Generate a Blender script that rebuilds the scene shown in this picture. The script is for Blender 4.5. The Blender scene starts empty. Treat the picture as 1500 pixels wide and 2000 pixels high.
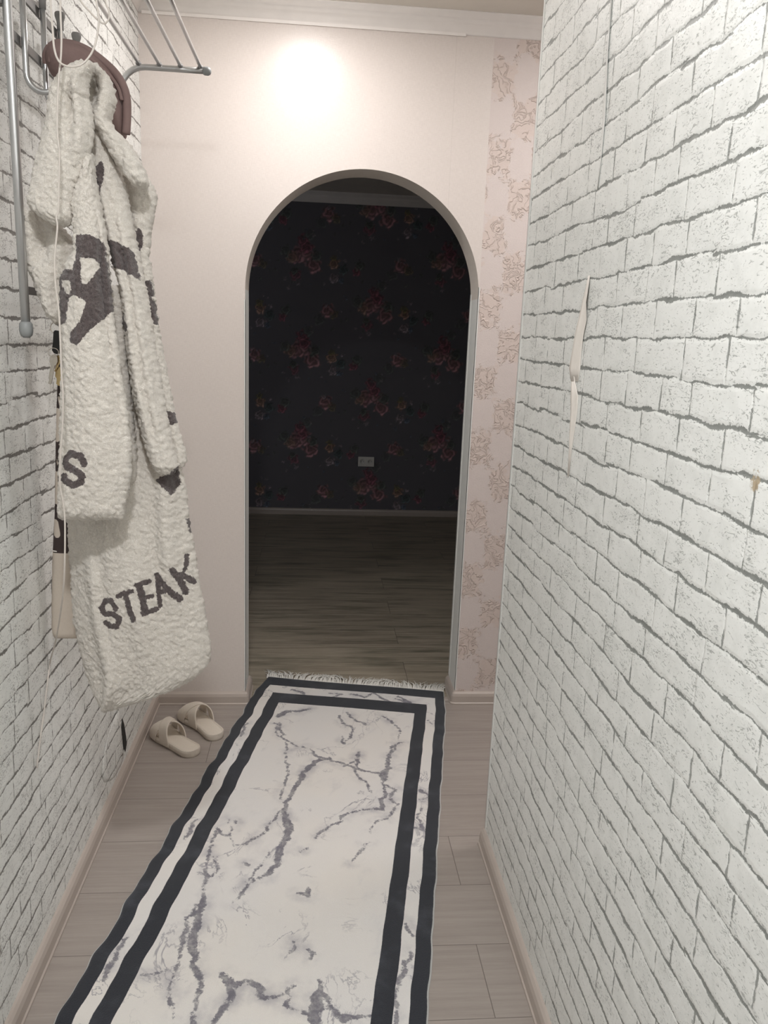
import bpy, bmesh, math, random
import numpy as np
from mathutils import Vector, Matrix
PI = math.pi
SC = bpy.context.scene
COL = SC.collection
# ------------------------------------------------------------------ camera, world, lights, exposure
FPX, PITCH, YAW, ROLL, CAMH = 1549.4, 0.21599, 0.089035, 0.037715, 1.5
F_ = np.array([math.sin(YAW)*math.cos(PITCH), math.cos(YAW)*math.cos(PITCH), -math.sin(PITCH)])
r0 = np.array([math.cos(YAW), -math.sin(YAW), 0.0]); u0 = np.cross(r0, F_)
R_ = math.cos(ROLL)*r0 + math.sin(ROLL)*u0
U_ = -math.sin(ROLL)*r0 + math.cos(ROLL)*u0
cd = bpy.data.cameras.new('camera'); cam = bpy.data.objects.new('camera', cd); COL.objects.link(cam)
cd.sensor_fit = 'VERTICAL'; cd.sensor_height = 36.0; cd.lens = FPX/2000*36.0
cd.clip_start = 0.02
M = Matrix(((R_[0], U_[0], -F_[0], 0), (R_[1], U_[1], -F_[1], 0), (R_[2], U_[2], -F_[2], CAMH), (0, 0, 0, 1)))
cam.matrix_world = M
SC.camera = cam
SC.view_settings.view_transform = 'Standard'; SC.view_settings.look = 'None'
SC.view_settings.gamma = 1.0; SC.view_settings.use_curve_mapping = False
SC.view_settings.exposure = 0.02
w = bpy.data.worlds.new('world'); SC.world = w; w.use_nodes = True
w.node_tree.nodes['Background'].inputs[0].default_value = (0.8, 0.85, 1, 1)
w.node_tree.nodes['Background'].inputs[1].default_value = 0.0
try:
    SC.cycles.use_denoising = True
    SC.cycles.max_bounces = 10; SC.cycles.diffuse_bounces = 6
except Exception: pass
LAMP_SPECS = [  # x, y, power of the lens, colour, power of the bulb itself, lens size
    (-0.06, 2.60, 6.6, (1.0, 0.955, 0.93), 1.7, .075),
    (-0.12, 0.22, 26.0, (0.98, 0.99, 1.0), 4.2, .16),
    (1.20, 2.35, 8.0, (1.0, 0.96, 0.945), 4.4, .40),  # added fill for the upper right and passage, no known fixture
]
LAMP_Z = 2.585
ROOM_FILL = 4.2   # dim fill added to the dark room, which has no window built

# ------------------------------------------------------------------ pixel -> place helpers
def ray(x, y): return FPX*F_ + (x-750)*R_ - (y-1000)*U_
def onY(x, y, Y):
    d = ray(x, y); t = Y/d[1]; return Vector((t*d[0], Y, CAMH+t*d[2]))
def onX(x, y, X):
    d = ray(x, y); t = X/d[0]; return Vector((X, t*d[1], CAMH+t*d[2]))
def onZ(x, y, z=0.0):
    d = ray(x, y); t = (z-CAMH)/d[2]; return Vector((t*d[0], t*d[1], z))

# ------------------------------------------------------------------ material helpers
class G:
    """tiny node graph helper"""
    def __init__(s, name, rough=0.5, spec=0.5):
        s.m = bpy.data.materials.new(name); s.m.use_nodes = True
        s.t = s.m.node_tree; s.n = s.t.nodes; s.l = s.t.links
        s.b = s.n['Principled BSDF']
        s.b.inputs['Roughness'].default_value = rough
        s.b.inputs['Specular IOR Level'].default_value = spec
    def put(s, sock, v):
        if hasattr(v, 'is_output') or isinstance(v, bpy.types.NodeSocket): s.l.new(v, sock)
        elif isinstance(v, (tuple, list)) and len(v) == 3 and sock.type == 'RGBA': sock.default_value = (*v, 1)
        else: sock.default_value = v
    def math(s, op, a, b=None, c=None, clamp=False):
        n = s.n.new('ShaderNodeMath'); n.operation = op; n.use_clamp = clamp
        s.put(n.inputs[0], a)
        if b is not None: s.put(n.inputs[1], b)
        if c is not None: s.put(n.inputs[2], c)
        return n.outputs[0]
    def add(s, a, b): return s.math('ADD', a, b)
    def sub(s, a, b): return s.math('SUBTRACT', a, b)
    def mul(s, a, b): return s.math('MULTIPLY', a, b)
    def pos(s):
        g = s.n.new('ShaderNodeTexCoord'); x = s.n.new('ShaderNodeSeparateXYZ'); s.l.new(g.outputs['Object'], x.inputs[0])
        return g.outputs['Object'], x.outputs[0], x.outputs[1], x.outputs[2]
    def vec(s, x, y, z):
        n = s.n.new('ShaderNodeCombineXYZ')
        for i, v in enumerate((x, y, z)): s.put(n.inputs[i], v)
        return n.outputs[0]
    def noise(s, v, scale, detail=2.0, rough=0.5, dist=0.0):
        n = s.n.new('ShaderNodeTexNoise'); s.l.new(v, n.inputs['Vector'])
        n.inputs['Scale'].default_value = scale; n.inputs['Detail'].default_value = detail
        n.inputs['Roughness'].default_value = rough; n.inputs['Distortion'].default_value = dist
        return n.outputs[0]
    def ramp(s, f, lo, hi, a=0.0, b=1.0):
        n = s.n.new('ShaderNodeMapRange'); n.interpolation_type = 'SMOOTHSTEP'
        s.put(n.inputs[0], f); s.put(n.inputs[1], lo); s.put(n.inputs[2], hi); s.put(n.inputs[3], a); s.put(n.inputs[4], b)
        return n.outputs[0]
    def mix(s, f, a, b):
        n = s.n.new('ShaderNodeMix'); n.data_type = 'RGBA'
        s.put(n.inputs[0], f); s.put(n.inputs[6], a); s.put(n.inputs[7], b)
        return n.outputs[2]
    def attr(s, name, vec=False):
        n = s.n.new('ShaderNodeAttribute'); n.attribute_name = name
        return n.outputs['Color'] if vec else n.outputs['Fac']
    def color(s, v): s.put(s.b.inputs['Base Color'], v); return s
    def bump(s, h, strength=0.5, dist=0.002):
        n = s.n.new('ShaderNodeBump'); n.inputs['Strength'].default_value = strength; n.inputs['Distance'].default_value = dist
        s.l.new(h, n.inputs['Height']); s.l.new(n.outputs[0], s.b.inputs['Normal']); return s

def plain(name, col, rough=0.5, metal=0.0, spec=0.5, bump=None):
    g = G(name, rough, spec); g.b.inputs['Metallic'].default_value = metal
    p, x, y, z = g.pos()
    if bump:
        sc, st = bump
        nn = g.noise(p, sc, 4)
        g.bump(nn, st, 0.002)
        g.color(g.mix(nn, tuple(c*0.94 for c in col), tuple(min(1, c*1.05) for c in col)))
    else: g.color(col)
    return g.m

def brick_material(name, phase=1.515, stain=None, inky=0.0):
    g = G(name, 0.42, 0.35)
    P, x, y, z = g.pos()
    H = 0.0566
    uv = g.vec(y, z, phase)
    w1 = g.add(g.mul(g.sub(g.noise(uv, 5.5, 2), 0.5), 0.010), g.mul(g.sub(g.noise(uv, 15, 1), 0.5), 0.012))
    wq = g.n.new('ShaderNodeTexWhiteNoise'); wq.noise_dimensions = '3D'
    g.l.new(g.vec(g.math('FLOOR', g.add(g.math('DIVIDE', y, 0.155), g.mul(g.noise(g.vec(0.0, 0.0, z), 30, 1), 2.0))), g.math('ROUND', g.math('DIVIDE', g.sub(z, phase), H)), 3.0), wq.inputs['Vector'])
    w1 = g.add(w1, g.mul(g.sub(wq.outputs[0], 0.5), 0.0060))
    w2 = g.mul(g.sub(g.noise(uv, 45, 3), 0.5), 0.0045)
    v = g.math('DIVIDE', g.sub(g.add(g.add(z, w1), w2), phase), H)
    row = g.math('FLOOR', v)
    fv = g.sub(v, row)
    dv = g.mul(g.math('MINIMUM', fv, g.sub(1.0, fv)), H)
    # irregular joints: 1-D voronoi per row
    uw = g.add(y, g.mul(g.sub(g.noise(uv, 38, 3), 0.5), 0.006))
    W = g.add(g.math('DIVIDE', uw, 0.140), g.mul(row, 17.37))
    vo = g.n.new('ShaderNodeTexVoronoi'); vo.voronoi_dimensions = '1D'; vo.feature = 'DISTANCE_TO_EDGE'
    vo.inputs['Scale'].default_value = 1.0; vo.inputs['Randomness'].default_value = 0.9
    g.l.new(W, vo.inputs['W'])
    du = g.mul(vo.outputs['Distance'], 0.140)
    jag = g.mul(g.sub(g.noise(uv, 170, 4, 0.75), 0.5), 0.0100)
    along = g.noise(g.vec(g.mul(y, 1.0), g.mul(row, 3.7), 2.0), 11, 3, 0.65)
    th = g.ramp(along, 0.33, 0.68, -0.0007, 0.0044)
    tv = g.ramp(g.noise(g.vec(g.mul(row, 2.1), y, z), 30, 2, 0.6), 0.32, 0.66, -0.0012, 0.0026)
    lh = g.sub(1.0, g.ramp(g.add(dv, jag), th, g.add(th, 0.0011)))
    lv = g.sub(1.0, g.ramp(g.add(du, g.mul(jag, 0.55)), tv, g.add(tv, 0.0009)))
    line = g.math('MAXIMUM', lh, g.mul(lv, 0.85))
    # hairy specks and scratches
    sp = g.noise(g.vec(g.mul(y, 0.42), z, 7.0), 150, 3, 0.62, 2.4)
    area = g.ramp(g.noise(uv, 16, 3, 0.6), 0.42, 0.68)
    speck = g.mul(g.ramp(sp, g.sub(0.622-.012*inky, g.mul(area, 0.075)), g.sub(0.652-.012*inky, g.mul(area, 0.075))), 0.95)
    soft = g.ramp(g.noise(uv, 22, 4, 0.7), 0.4, 0.75)
    base = g.mix(soft, (0.81, 0.816, 0.795), (0.73, 0.738, 0.715))
    ink = g.mix(g.noise(uv, 60, 2), (0.14-.05*inky, 0.15-.065*inky, 0.14-.06*inky), (0.28-.08*inky, 0.29-.10*inky, 0.275-.10*inky))
    fac = g.math('MINIMUM', g.add(g.mul(line, 0.93), g.mul(speck, 0.62)), 1.0)
    col = g.mix(fac, base, ink)
    if stain:
        d = g.math('SQRT', g.add(g.math('POWER', g.sub(y, stain[0]), 2.0), g.math('POWER', g.mul(g.sub(z, stain[1]), 0.6), 2.0)))
        d = g.add(d, g.mul(g.sub(g.noise(uv, 90, 4, .7), 0.5), 0.035))
        col = g.mix(g.sub(1.0, g.ramp(d, 0.004, 0.009)), col, (0.42, 0.34, 0.24))
    g.color(col)
    hv = g.math('MINIMUM', g.ramp(dv, 0.0, 0.008), g.ramp(du, 0.0, 0.004))
    h = g.add(g.add(g.mul(hv, 0.55), g.mul(g.noise(uv, 130, 4, 0.6), 0.35)), g.mul(g.noise(uv, 18, 2), 0.5))
    g.bump(g.sub(h, g.mul(speck, 0.3)), 0.6, 0.0022)
    return g.m

def floor_material(name, ca, cb, cseam, olive=None):
    g = G(name, 0.42, 0.4)
    P, x, y, z = g.pos()
    W = 0.2245
    v = g.math('DIVIDE', g.sub(y, 1.4845), W); row = g.math('FLOOR', v); fv = g.sub(v, row)
    dv = g.mul(g.math('MINIMUM', fv, g.sub(1.0, fv)), W)
    par = g.math('MODULO', g.add(row, 40.0), 2.0)
    u = g.math('DIVIDE', g.sub(x, g.sub(0.43, g.mul(par, 0.80))), 1.28)
    cell = g.math('FLOOR', u)
    fu = g.sub(u, cell); du = g.mul(g.math('MINIMUM', fu, g.sub(1.0, fu)), 1.28)
    seam = g.sub(1.0, g.ramp(g.math('MINIMUM', dv, du), 0.0004, 0.0016))
    seed = g.add(g.mul(row, 5.31), g.mul(cell, 3.17))
    gr = g.noise(g.vec(g.mul(x, 1.1), g.mul(y, 26), seed), 2.2, 6, 0.6, 0.3)
    gr2 = g.noise(g.vec(g.mul(x, 6), g.mul(y, 120), seed), 3.0, 4, 0.7, 0.3)
    wn = g.n.new('ShaderNodeTexWhiteNoise'); wn.noise_dimensions = '1D'; g.l.new(seed, wn.inputs['W'])
    f = g.math('ADD', g.mul(g.ramp(gr, 0.3, 0.7), 0.62), g.add(g.mul(g.ramp(gr2, .3, .7), 0.28), g.mul(wn.outputs[0], 0.12)))
    c = g.mix(f, ca, cb)
    if olive:
        c = g.mix(g.ramp(g.noise(g.vec(g.mul(x, 1.3), g.mul(y, 10), seed), 2.0, 4, .6), .45, .75), c, olive)
    c = g.mix(g.mul(seam, 0.8), c, cseam)
    g.color(c)
    g.bump(g.sub(g.mul(gr2, 0.25), seam), 0.25, 0.001)
    return g.m

MAT = {}
MAT['brick_l'] = brick_material('white_brick_wallpaper_left', 1.515, None, 1.0)
st = onX(1475, 945, 0.535)
MAT['brick_r'] = brick_material('white_brick_wallpaper_right', 1.515, (st.y, st.z))
MAT['floor'] = floor_material('grey_laminate', (0.30, 0.262, 0.238), (0.385, 0.342, 0.312), (0.12, 0.10, 0.09))
MAT['floor2'] = floor_material('weathered_laminate', (0.26, 0.22, 0.17), (0.50, 0.44, 0.35), (0.07, 0.06, 0.05), (0.18, 0.17, 0.125))
g = G('cream_linen_wallpaper', 0.30, 0.5)
P, x, y, z = g.pos()
nw = g.add(g.noise(g.vec(g.mul(x, 1), 0.0, g.mul(z, 9)), 60, 3, .6), g.noise(g.vec(g.mul(x, 9), 3.0, z), 60, 3, .6))
seamx = g.sub(1.0, g.ramp(g.math('ABSOLUTE', g.sub(x, 0.47)), 0.0003, 0.002))
c = g.mix(g.ramp(nw, .7, 1.3), (0.66, 0.60, 0.565), (0.72, 0.66, 0.625))
g.color(g.mix(g.mul(seamx, .25), c, (0.5, 0.45, 0.42))); g.bump(nw, 0.16, 0.0012); MAT['cream'] = g.m
# damask
g = G('pink_damask_wallpaper', 0.5, 0.4)
P, x, y, z = g.pos()
xz = g.vec(x, z, 0.0)
wa = g.mul(g.sub(g.noise(xz, 16, 4, .6), .5), 3.2); wb = g.mul(g.sub(g.noise(g.vec(z, x, 4.0), 16, 4, .6), .5), 3.2)
c1 = g.math('COSINE', g.add(g.mul(g.sub(x, 0.645), PI/0.092), wa))
c2 = g.math('COSINE', g.add(g.mul(z, PI/0.135), wb))
m = g.ramp(g.add(g.mul(c1, c2), g.mul(g.sub(g.noise(xz, 45, 4, .65), .5), 1.6)), -0.10, 0.22)
vo = g.n.new('ShaderNodeTexVoronoi'); vo.feature = 'DISTANCE_TO_EDGE'; vo.inputs['Scale'].default_value = 34
dn = g.n.new('ShaderNodeTexNoise'); dn.inputs['Scale'].default_value = 22; dn.inputs['Detail'].default_value = 2; g.l.new(xz, dn.inputs['Vector'])
vm = g.n.new('ShaderNodeVectorMath'); vm.operation = 'MULTIPLY_ADD'; g.l.new(dn.outputs[1], vm.inputs[0]); vm.inputs[1].default_value = (.09, .09, 0); g.l.new(xz, vm.inputs[2])
g.l.new(vm.outputs[0], vo.inputs['Vector'])
curl = g.math('ABSOLUTE', g.sub(g.math('FRACT', g.mul(g.noise(vm.outputs[0], 17, 2, .5, 1.2), 6.0)), 0.5))
ridge = g.mul(g.ramp(curl, 0.30, 0.47), m)
c = g.mix(g.mul(m, .6), (0.66, 0.585, 0.56), (0.64, 0.53, 0.475))
c = g.mix(g.mul(ridge, .52), c, (0.50, 0.405, 0.36))
g.color(c); g.bump(g.add(ridge, g.mul(g.noise(xz, 260, 3), .4)), 0.8, 0.003); MAT['damask'] = g.m
MAT['reveal'] = plain('reveal_paint', (0.78, 0.79, 0.77), 0.5, bump=(30, .2))
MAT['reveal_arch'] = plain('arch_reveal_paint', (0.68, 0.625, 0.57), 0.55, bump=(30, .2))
MAT['white'] = plain('white_plaster', (0.86, 0.82, 0.79), 0.5, bump=(20, .1))
MAT['ceil'] = plain('ceiling_paint', (0.74, 0.70, 0.635), 0.6, bump=(12, .1))
MAT['bb'] = plain('pvc_skirting', (0.47, 0.41, 0.37), 0.35, bump=(6, .05))
MAT['corner'] = plain('white_plastic_corner', (0.76, 0.77, 0.75), 0.35)
MAT['paper'] = plain('paper_backing', (0.80, 0.755, 0.705), 0.8, bump=(80, .3))
MAT['plastic'] = plain('white_plastic', (0.75, 0.74, 0.70), 0.35)
MAT['hole'] = plain('dark_socket', (0.05, 0.05, 0.05), 0.6)
MAT['metal'] = plain('silver_tube', (0.50, 0.50, 0.50), 0.30, 0.75)
MAT['metal_flat'] = plain('dark_metal_bar', (0.16, 0.155, 0.15), 0.38, 0.7)
MAT['cap'] = plain('grey_plastic_cap', (0.20, 0.195, 0.19), 0.5)
MAT['cap_l'] = plain('light_grey_cap', (0.25, 0.26, 0.26), 0.45)
MAT['cable'] = plain('white_cable', (0.58, 0.53, 0.485), 0.45)
MAT['suede'] = plain('mauve_suede', (0.205, 0.138, 0.128), 0.85, bump=(160, .35))
MAT['slip'] = plain('cream_rubber', (0.68, 0.615, 0.54), 0.5, bump=(90, .2))
MAT['slip2'] = plain('cream_insole', (0.72, 0.65, 0.565), 0.6, bump=(200, .4))
MAT['brass'] = plain('brass', (0.55, 0.42, 0.22), 0.3, 1.0)
MAT['steel'] = plain('key_steel', (0.62, 0.58, 0.52), 0.25, 1.0)
MAT['black'] = plain('black_leather', (0.012, 0.012, 0.012), 0.35)
MAT['lampw'] = plain('lamp_white', (0.8, 0.8, 0.8), 0.4)
g = G('lamp_glow'); g.color((1, 1, 1)); g.b.inputs['Emission Color'].default_value = (1, .95, .88, 1); g.b.inputs['Emission Strength'].default_value = 6; MAT['glow'] = g.m

# ------------------------------------------------------------------ mesh helpers
def link(name, bm, mats, parent=None, smooth=True, bevel=None):
    me = bpy.data.meshes.new(name)
    bmesh.ops.recalc_face_normals(bm, faces=bm.faces[:])
    bm.to_mesh(me); bm.free()
    if not isinstance(mats, (list, tuple)): mats = [mats]
    for m in mats: me.materials.append(m)
    if smooth: me.shade_smooth()
    o = bpy.data.objects.new(name, me); COL.objects.link(o)
    if parent: o.parent = parent; o.matrix_parent_inverse = Matrix.Translation(parent.location).inverted() if parent.type == 'EMPTY' else Matrix.Identity(4)
    if bevel:
        b = o.modifiers.new('bevel', 'BEVEL'); b.width = bevel; b.segments = 3; b.limit_method = 'ANGLE'
        o.modifiers.new('wn', 'WEIGHTED_NORMAL')
    return o
def from_arrays(name, verts, faces, mats, parent=None, smooth=True, attrs=None, cattrs=None):
    me = bpy.data.meshes.new(name); me.from_pydata([tuple(v) for v in verts], [], faces); me.update()
    if not isinstance(mats, (list, tuple)): mats = [mats]
    for m in mats: me.materials.append(m)
    if smooth: me.shade_smooth()
    for k, a in (attrs or {}).items():
        at = me.attributes.new(k, 'FLOAT', 'POINT'); at.data.foreach_set('value', np.asarray(a, dtype=np.float32))
    for k, a in (cattrs or {}).items():
        at = me.attributes.new(k, 'FLOAT_COLOR', 'POINT'); at.data.foreach_set('color', np.asarray(a, dtype=np.float32).ravel())
    o = bpy.data.objects.new(name, me); COL.objects.link(o)
    if parent: o.parent = parent; o.matrix_parent_inverse = Matrix.Translation(parent.location).inverted() if parent.type == 'EMPTY' else Matrix.Identity(4)
    return o
def box(bm, x0, x1, y0, y1, z0, z1, mi=0):
    vs = [bm.verts.new((x, y, z)) for x in (x0, x1) for y in (y0, y1) for z in (z0, z1)]
    for f in ((0, 1, 3, 2), (4, 6, 7, 5), (0, 4, 5, 1), (2, 3, 7, 6), (0, 2, 6, 4), (1, 5, 7, 3)):
        fc = bm.faces.new([vs[i] for i in f]); fc.material_index = mi
def struct(name, bm, mats, smooth=False, bevel=None, parent=None):
    o = link(name, bm, mats, parent, smooth, bevel)
    if parent is None: o['kind'] = 'structure'
    return o
def thing(name, label, cat, loc, group=None):
    o = bpy.data.objects.new(name, None); COL.objects.link(o); o.location = loc
    o.empty_display_size = 0.05
    o['label'] = label; o['category'] = cat
    if group: o['group'] = group
    return o
def tag(o, label, cat, group=None):
    o['label'] = label; o['category'] = cat
    if group: o['group'] = group
    return o
def spline(pts, n=8):
    pts = [Vector(p) for p in pts]
    out = []
    for i in range(len(pts)-1):
        p0 = pts[i-1] if i else pts[0]*2-pts[1]
        p1, p2 = pts[i], pts[i+1]
        p3 = pts[i+2] if i+2 < len(pts) else pts[-1]*2-pts[-2]
        for k in range(n):
            t = k/n
            out.append(0.5*((2*p1)+(p2-p0)*t+(2*p0-5*p1+4*p2-p3)*t*t+(3*p1-p0-3*p2+p3)*t**3))
    out.append(pts[-1]); return out
def tube(bm, pts, r, seg=12, caps=True, closed=False):
    pts = [Vector(p) for p in pts]; n = len(pts)
    rad = r if isinstance(r, (list, tuple)) else [r]*n
    t0 = (pts[1]-pts[0]).normalized()
    a = Vector((0, 0, 1)) if abs(t0.z) < 0.9 else Vector((1, 0, 0))
    nrm = (a - t0*a.dot(t0)).normalized(); rings = []
    for i in range(n):
        if closed: t = (pts[(i+1) % n]-pts[i-1]).normalized()
        else: t = (pts[min(i+1, n-1)]-pts[max(i-1, 0)]).normalized()
        nrm = (nrm - t*nrm.dot(t)).normalized(); b = t.cross(nrm)
        rings.append([bm.verts.new(pts[i]+(nrm*math.cos(2*PI*k/seg)+b*math.sin(2*PI*k/seg))*rad[i]) for k in range(seg)])
    for i in range(n if closed else n-1):
        A, B = rings[i], rings[(i+1) % n]
        for k in range(seg): bm.faces.new((A[k], A[(k+1) % seg], B[(k+1) % seg], B[k]))
    if caps and not closed: bm.faces.new(rings[0][::-1]); bm.faces.new(rings[-1])
def lathe(bm, c, axis, prof, seg=20):
    """prof: (distance along axis, radius)"""
    axis = Vector(axis).normalized()
    pts = [Vector(c)+axis*d for d, r in prof]
    a = Vector((0, 0, 1)) if abs(axis.z) < 0.9 else Vector((1, 0, 0))
    n = (a-axis*a.dot(axis)).normalized(); b = axis.cross(n)
    rings = [[bm.verts.new(p+(n*math.cos(2*PI*k/seg)+b*math.sin(2*PI*k/seg))*max(r, 1e-4)) for k in range(seg)] for p, (d, r) in zip(pts, prof)]
    for A, B in zip(rings, rings[1:]):
        for k in range(seg): bm.faces.new((A[k], A[(k+1) % seg], B[(k+1) % seg], B[k]))
    bm.faces.new(rings[0][::-1]); bm.faces.new(rings[-1])
def extrude_profile(bm, prof, path, mi=0):
    """prof: (out, z) points; path: list of (x, y, nx, ny) where n is the outward direction, already mitred"""
    rings = [[bm.verts.new((x+nx*o, y+ny*o, z)) for o, z in prof] for x, y, nx, ny in path]
    m = len(prof)
    for A, B in zip(rings, rings[1:]):
        for k in range(m): bm.faces.new((A[k], A[(k+1) % m], B[(k+1) % m], B[k]))
    bm.faces.new(rings[0][::-1]); bm.faces.new(rings[-1])

# ------------------------------------------------------------------ room shell
XL, XR, YE, YF, YB, ZC = -0.635, 0.535, 2.12, 3.075, 6.67, 2.615
YFB = YF+0.16
YN = -1.3
bm = bmesh.new(); box(bm, -0.78, 2.1, YN-0.15, YF+0.03, -0.1, 0); struct('floor', bm, MAT['floor'])
bm = bmesh.new(); box(bm, -3.0, 3.2, YF+0.03, YB+0.15, -0.1, 0); struct('floor', bm, MAT['floor2'])
bm = bmesh.new(); box(bm, -0.272, 0.603, YF+0.015, YF+0.05, 0, 0.004); struct('trim_1', bm, MAT['bb'], bevel=0.0015)
bm = bmesh.new(); box(bm, -0.78, 2.1, YN-0.15, YF+0.1, ZC, ZC+0.1); struct('ceiling', bm, MAT['ceil'])
bm = bmesh.new(); box(bm, -3.0, 3.2, YFB-.05, YB+0.15, 2.60, 2.7); struct('ceiling', bm, MAT['ceil'])
bm = bmesh.new(); box(bm, XL-0.14, XL, YN-.15, YF, 0, ZC); struct('wall_left', bm, MAT['brick_l'])
bm = bmesh.new(); box(bm, XR, XR+0.12, YN, YE, 0, ZC); struct('wall_right', bm, MAT['brick_r'])
bm = bmesh.new(); box(bm, 2.0, 2.1, YN, YF, 0, ZC); struct('wall_passage', bm, MAT['cream'])
bm = bmesh.new(); box(bm, XL-.14, 2.1, YN-0.15, YN, 0, ZC); struct('wall_behind', bm, MAT['cream'])
# far wall with arch
AX0, AX1 = -0.272, 0.603
AC, AR, AS = (AX0+AX1)/2, (AX1-AX0)/2, 2.095-(AX1-AX0)/2
def arch_wall():
    bm = bmesh.new()
    xs0, xs1 = -3.0, 3.2
    prof = [(AX0, 0.0)] + [(AC-AR*math.cos(a), AS+AR*math.sin(a)) for a in np.linspace(0, PI, 65)] + [(AX1, 0.0)]
    ztop = 2.66
    for Yv, front in ((YF, True), (YFB, False)):
        def q(a, b, c, d, mi):
            f = bm.faces.new([bm.verts.new((p[0], Yv, p[1])) for p in (a, b, c, d)]); f.material_index = mi
        q((xs0, 0), (AX0, 0), (AX0, ztop), (xs0, ztop), 0 if front else 0)
        if front:
            q((AX1, 0), (AX1+0.002, 0), (AX1+0.002, ztop), (AX1, ztop), 0)
            q((AX1+0.002, 0), (xs1, 0), (xs1, ztop), (AX1+0.002, ztop), 1)
        else: q((AX1, 0), (xs1, 0), (xs1, ztop), (AX1, ztop), 0)
        for (xa, za), (xb, zb) in zip(prof[1:-1], prof[2:-1]): q((xa, za), (xb, zb), (xb, ztop), (xa, ztop), 0)
    for i, ((xa, za), (xb, zb)) in enumerate(zip(prof, prof[1:])):
        f = bm.faces.new([bm.verts.new(p) for p in ((xa, YF, za), (xb, YF, zb), (xb, YFB, zb), (xa, YFB, za))])
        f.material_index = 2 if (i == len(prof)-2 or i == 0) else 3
    for x in (xs0, xs1): bm.faces.new([bm.verts.new(p) for p in ((x, YF, 0), (x, YFB, 0), (x, YFB, ztop), (x, YF, ztop))])
    f = bm.faces.new([bm.verts.new(p) for p in ((xs0, YF, ztop), (xs1, YF, ztop), (xs1, YFB, ztop), (xs0, YFB, ztop))])
    bmesh.ops.remove_doubles(bm, verts=bm.verts[:], dist=1e-5)
    return struct('wall_far', bm, [MAT['cream'], MAT['damask'], MAT['reveal'], MAT['reveal_arch']])
arch_wall()
# plastic corner angles down both edges of the arch and on the end of the right wall
def angle_trim(n, cx, cy, sx, sy, z0, z1, wdt=0.014, t=0.0016):
    bm = bmesh.new()
    x0, x1 = sorted((cx-sx*t, cx+sx*wdt)); y0, y1 = sorted((cy-sy*t, cy))
    box(bm, x0, x1, y0, y1, z0, z1)
    x0, x1 = sorted((cx-sx*t, cx)); y0, y1 = sorted((cy-sy*t, cy+sy*wdt))
    box(bm, x0, x1, y0, y1, z0, z1)
    return struct('trim_%d' % n, bm, MAT['corner'])
angle_trim(2, AX1, YF, 1, 1, 0.06, 1.70, 0.004)
angle_trim(3, AX0, YF, -1, 1, 0.06, 1.62, 0.004)
bm = bmesh.new(); box(bm, AX1-0.0018, AX1, YFB-0.02, YFB+.001, 0.06, 1.68); struct('trim_4', bm, MAT['corner'])
angle_trim(5, XR, YE, 1, -1, 0.0, ZC, 0.013)
# dark room shell
bm = bmesh.new(); box(bm, -3.1, -3.0, YFB, YB, 0, 2.6); struct('wall_room_left', bm, MAT['cream'])
bm = bmesh.new(); box(bm, 3.2, 3.3, YFB, YB, 0, 2.6); struct('wall_room_right', bm, MAT['cream'])
# skirting
BB = [(0, 0), (0.020, 0), (0.020, 0.006), (0.0165, 0.009), (0.0155, 0.035), (0.012, 0.046), (0.006, 0.052), (0, 0.053)]
def skirting(name, path):
    bm = bmesh.new(); extrude_profile(bm, BB, path); return struct(name, bm, MAT['bb'], bevel=None)
s2 = 1.0
skirting('baseboard_left', [(XL, YN, 1, 0), (XL, YF, 1, -1)])
def rnd(cx, cy, sx):   # rounded wrap at the jamb corner
    return [(cx, cy, sx*math.sin(a), -math.cos(a)) for a in np.linspace(0, PI/2, 6)]
skirting('baseboard_far', [(XL, YF, 1, -1)] + rnd(AX0, YF, 1) + [(AX0, YFB, 1, 0)])
skirting('baseboard_far', [(AX1, YFB, -1, 0)] + rnd(AX1, YF, -1)[::-1] + [(2.0, YF, 0, -1)])
skirting('baseboard_right', [(XR, YN, -1, 0), (XR, YE-0.002, -1, 0)])
skirting('baseboard_back', [(-3.0, YB, 0, -1), (3.2, YB, 0, -1)])
# cornices
CP = [(0, 0.0), (0.004, 0.0), (0.006, 0.008), (0.014, 0.013), (0.020, 0.028), (0.030, 0.037), (0.036, 0.044), (0.038, 0.050), (0.052, 0.056), (0.060, 0.066), (0.070, 0.070), (0.072, 0.076), (0, 0.076)]
def cornice(n, path, ztop, sc=1.0):
    bm = bmesh.new(); extrude_profile(bm, [(o*sc, ztop-0.076*sc+z*sc) for o, z in CP], path); return struct('trim_%d' % n, bm, MAT['white'], True)
cornice(6, [(XL, YF, 1, -1), (2.0, YF, 0, -1)], ZC, .78)
cornice(7, [(XL, YN, 1, 0), (XL, YF, 1, -1)], ZC, .78)
cornice(8, [(XR, YN, -1, 0), (XR, YE, -1, 0)], ZC, .78)
cornice(9, [(-3.0, YB, 0, -1), (3.2, YB, 0, -1)], 2.60, 1.0)
bm = bmesh.new(); box(bm, -.62, onY(910, 59, YF).x, YF-0.008, YF, ZC-0.0645, ZC-0.055); struct('trim_10', bm, MAT['white'])

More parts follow.
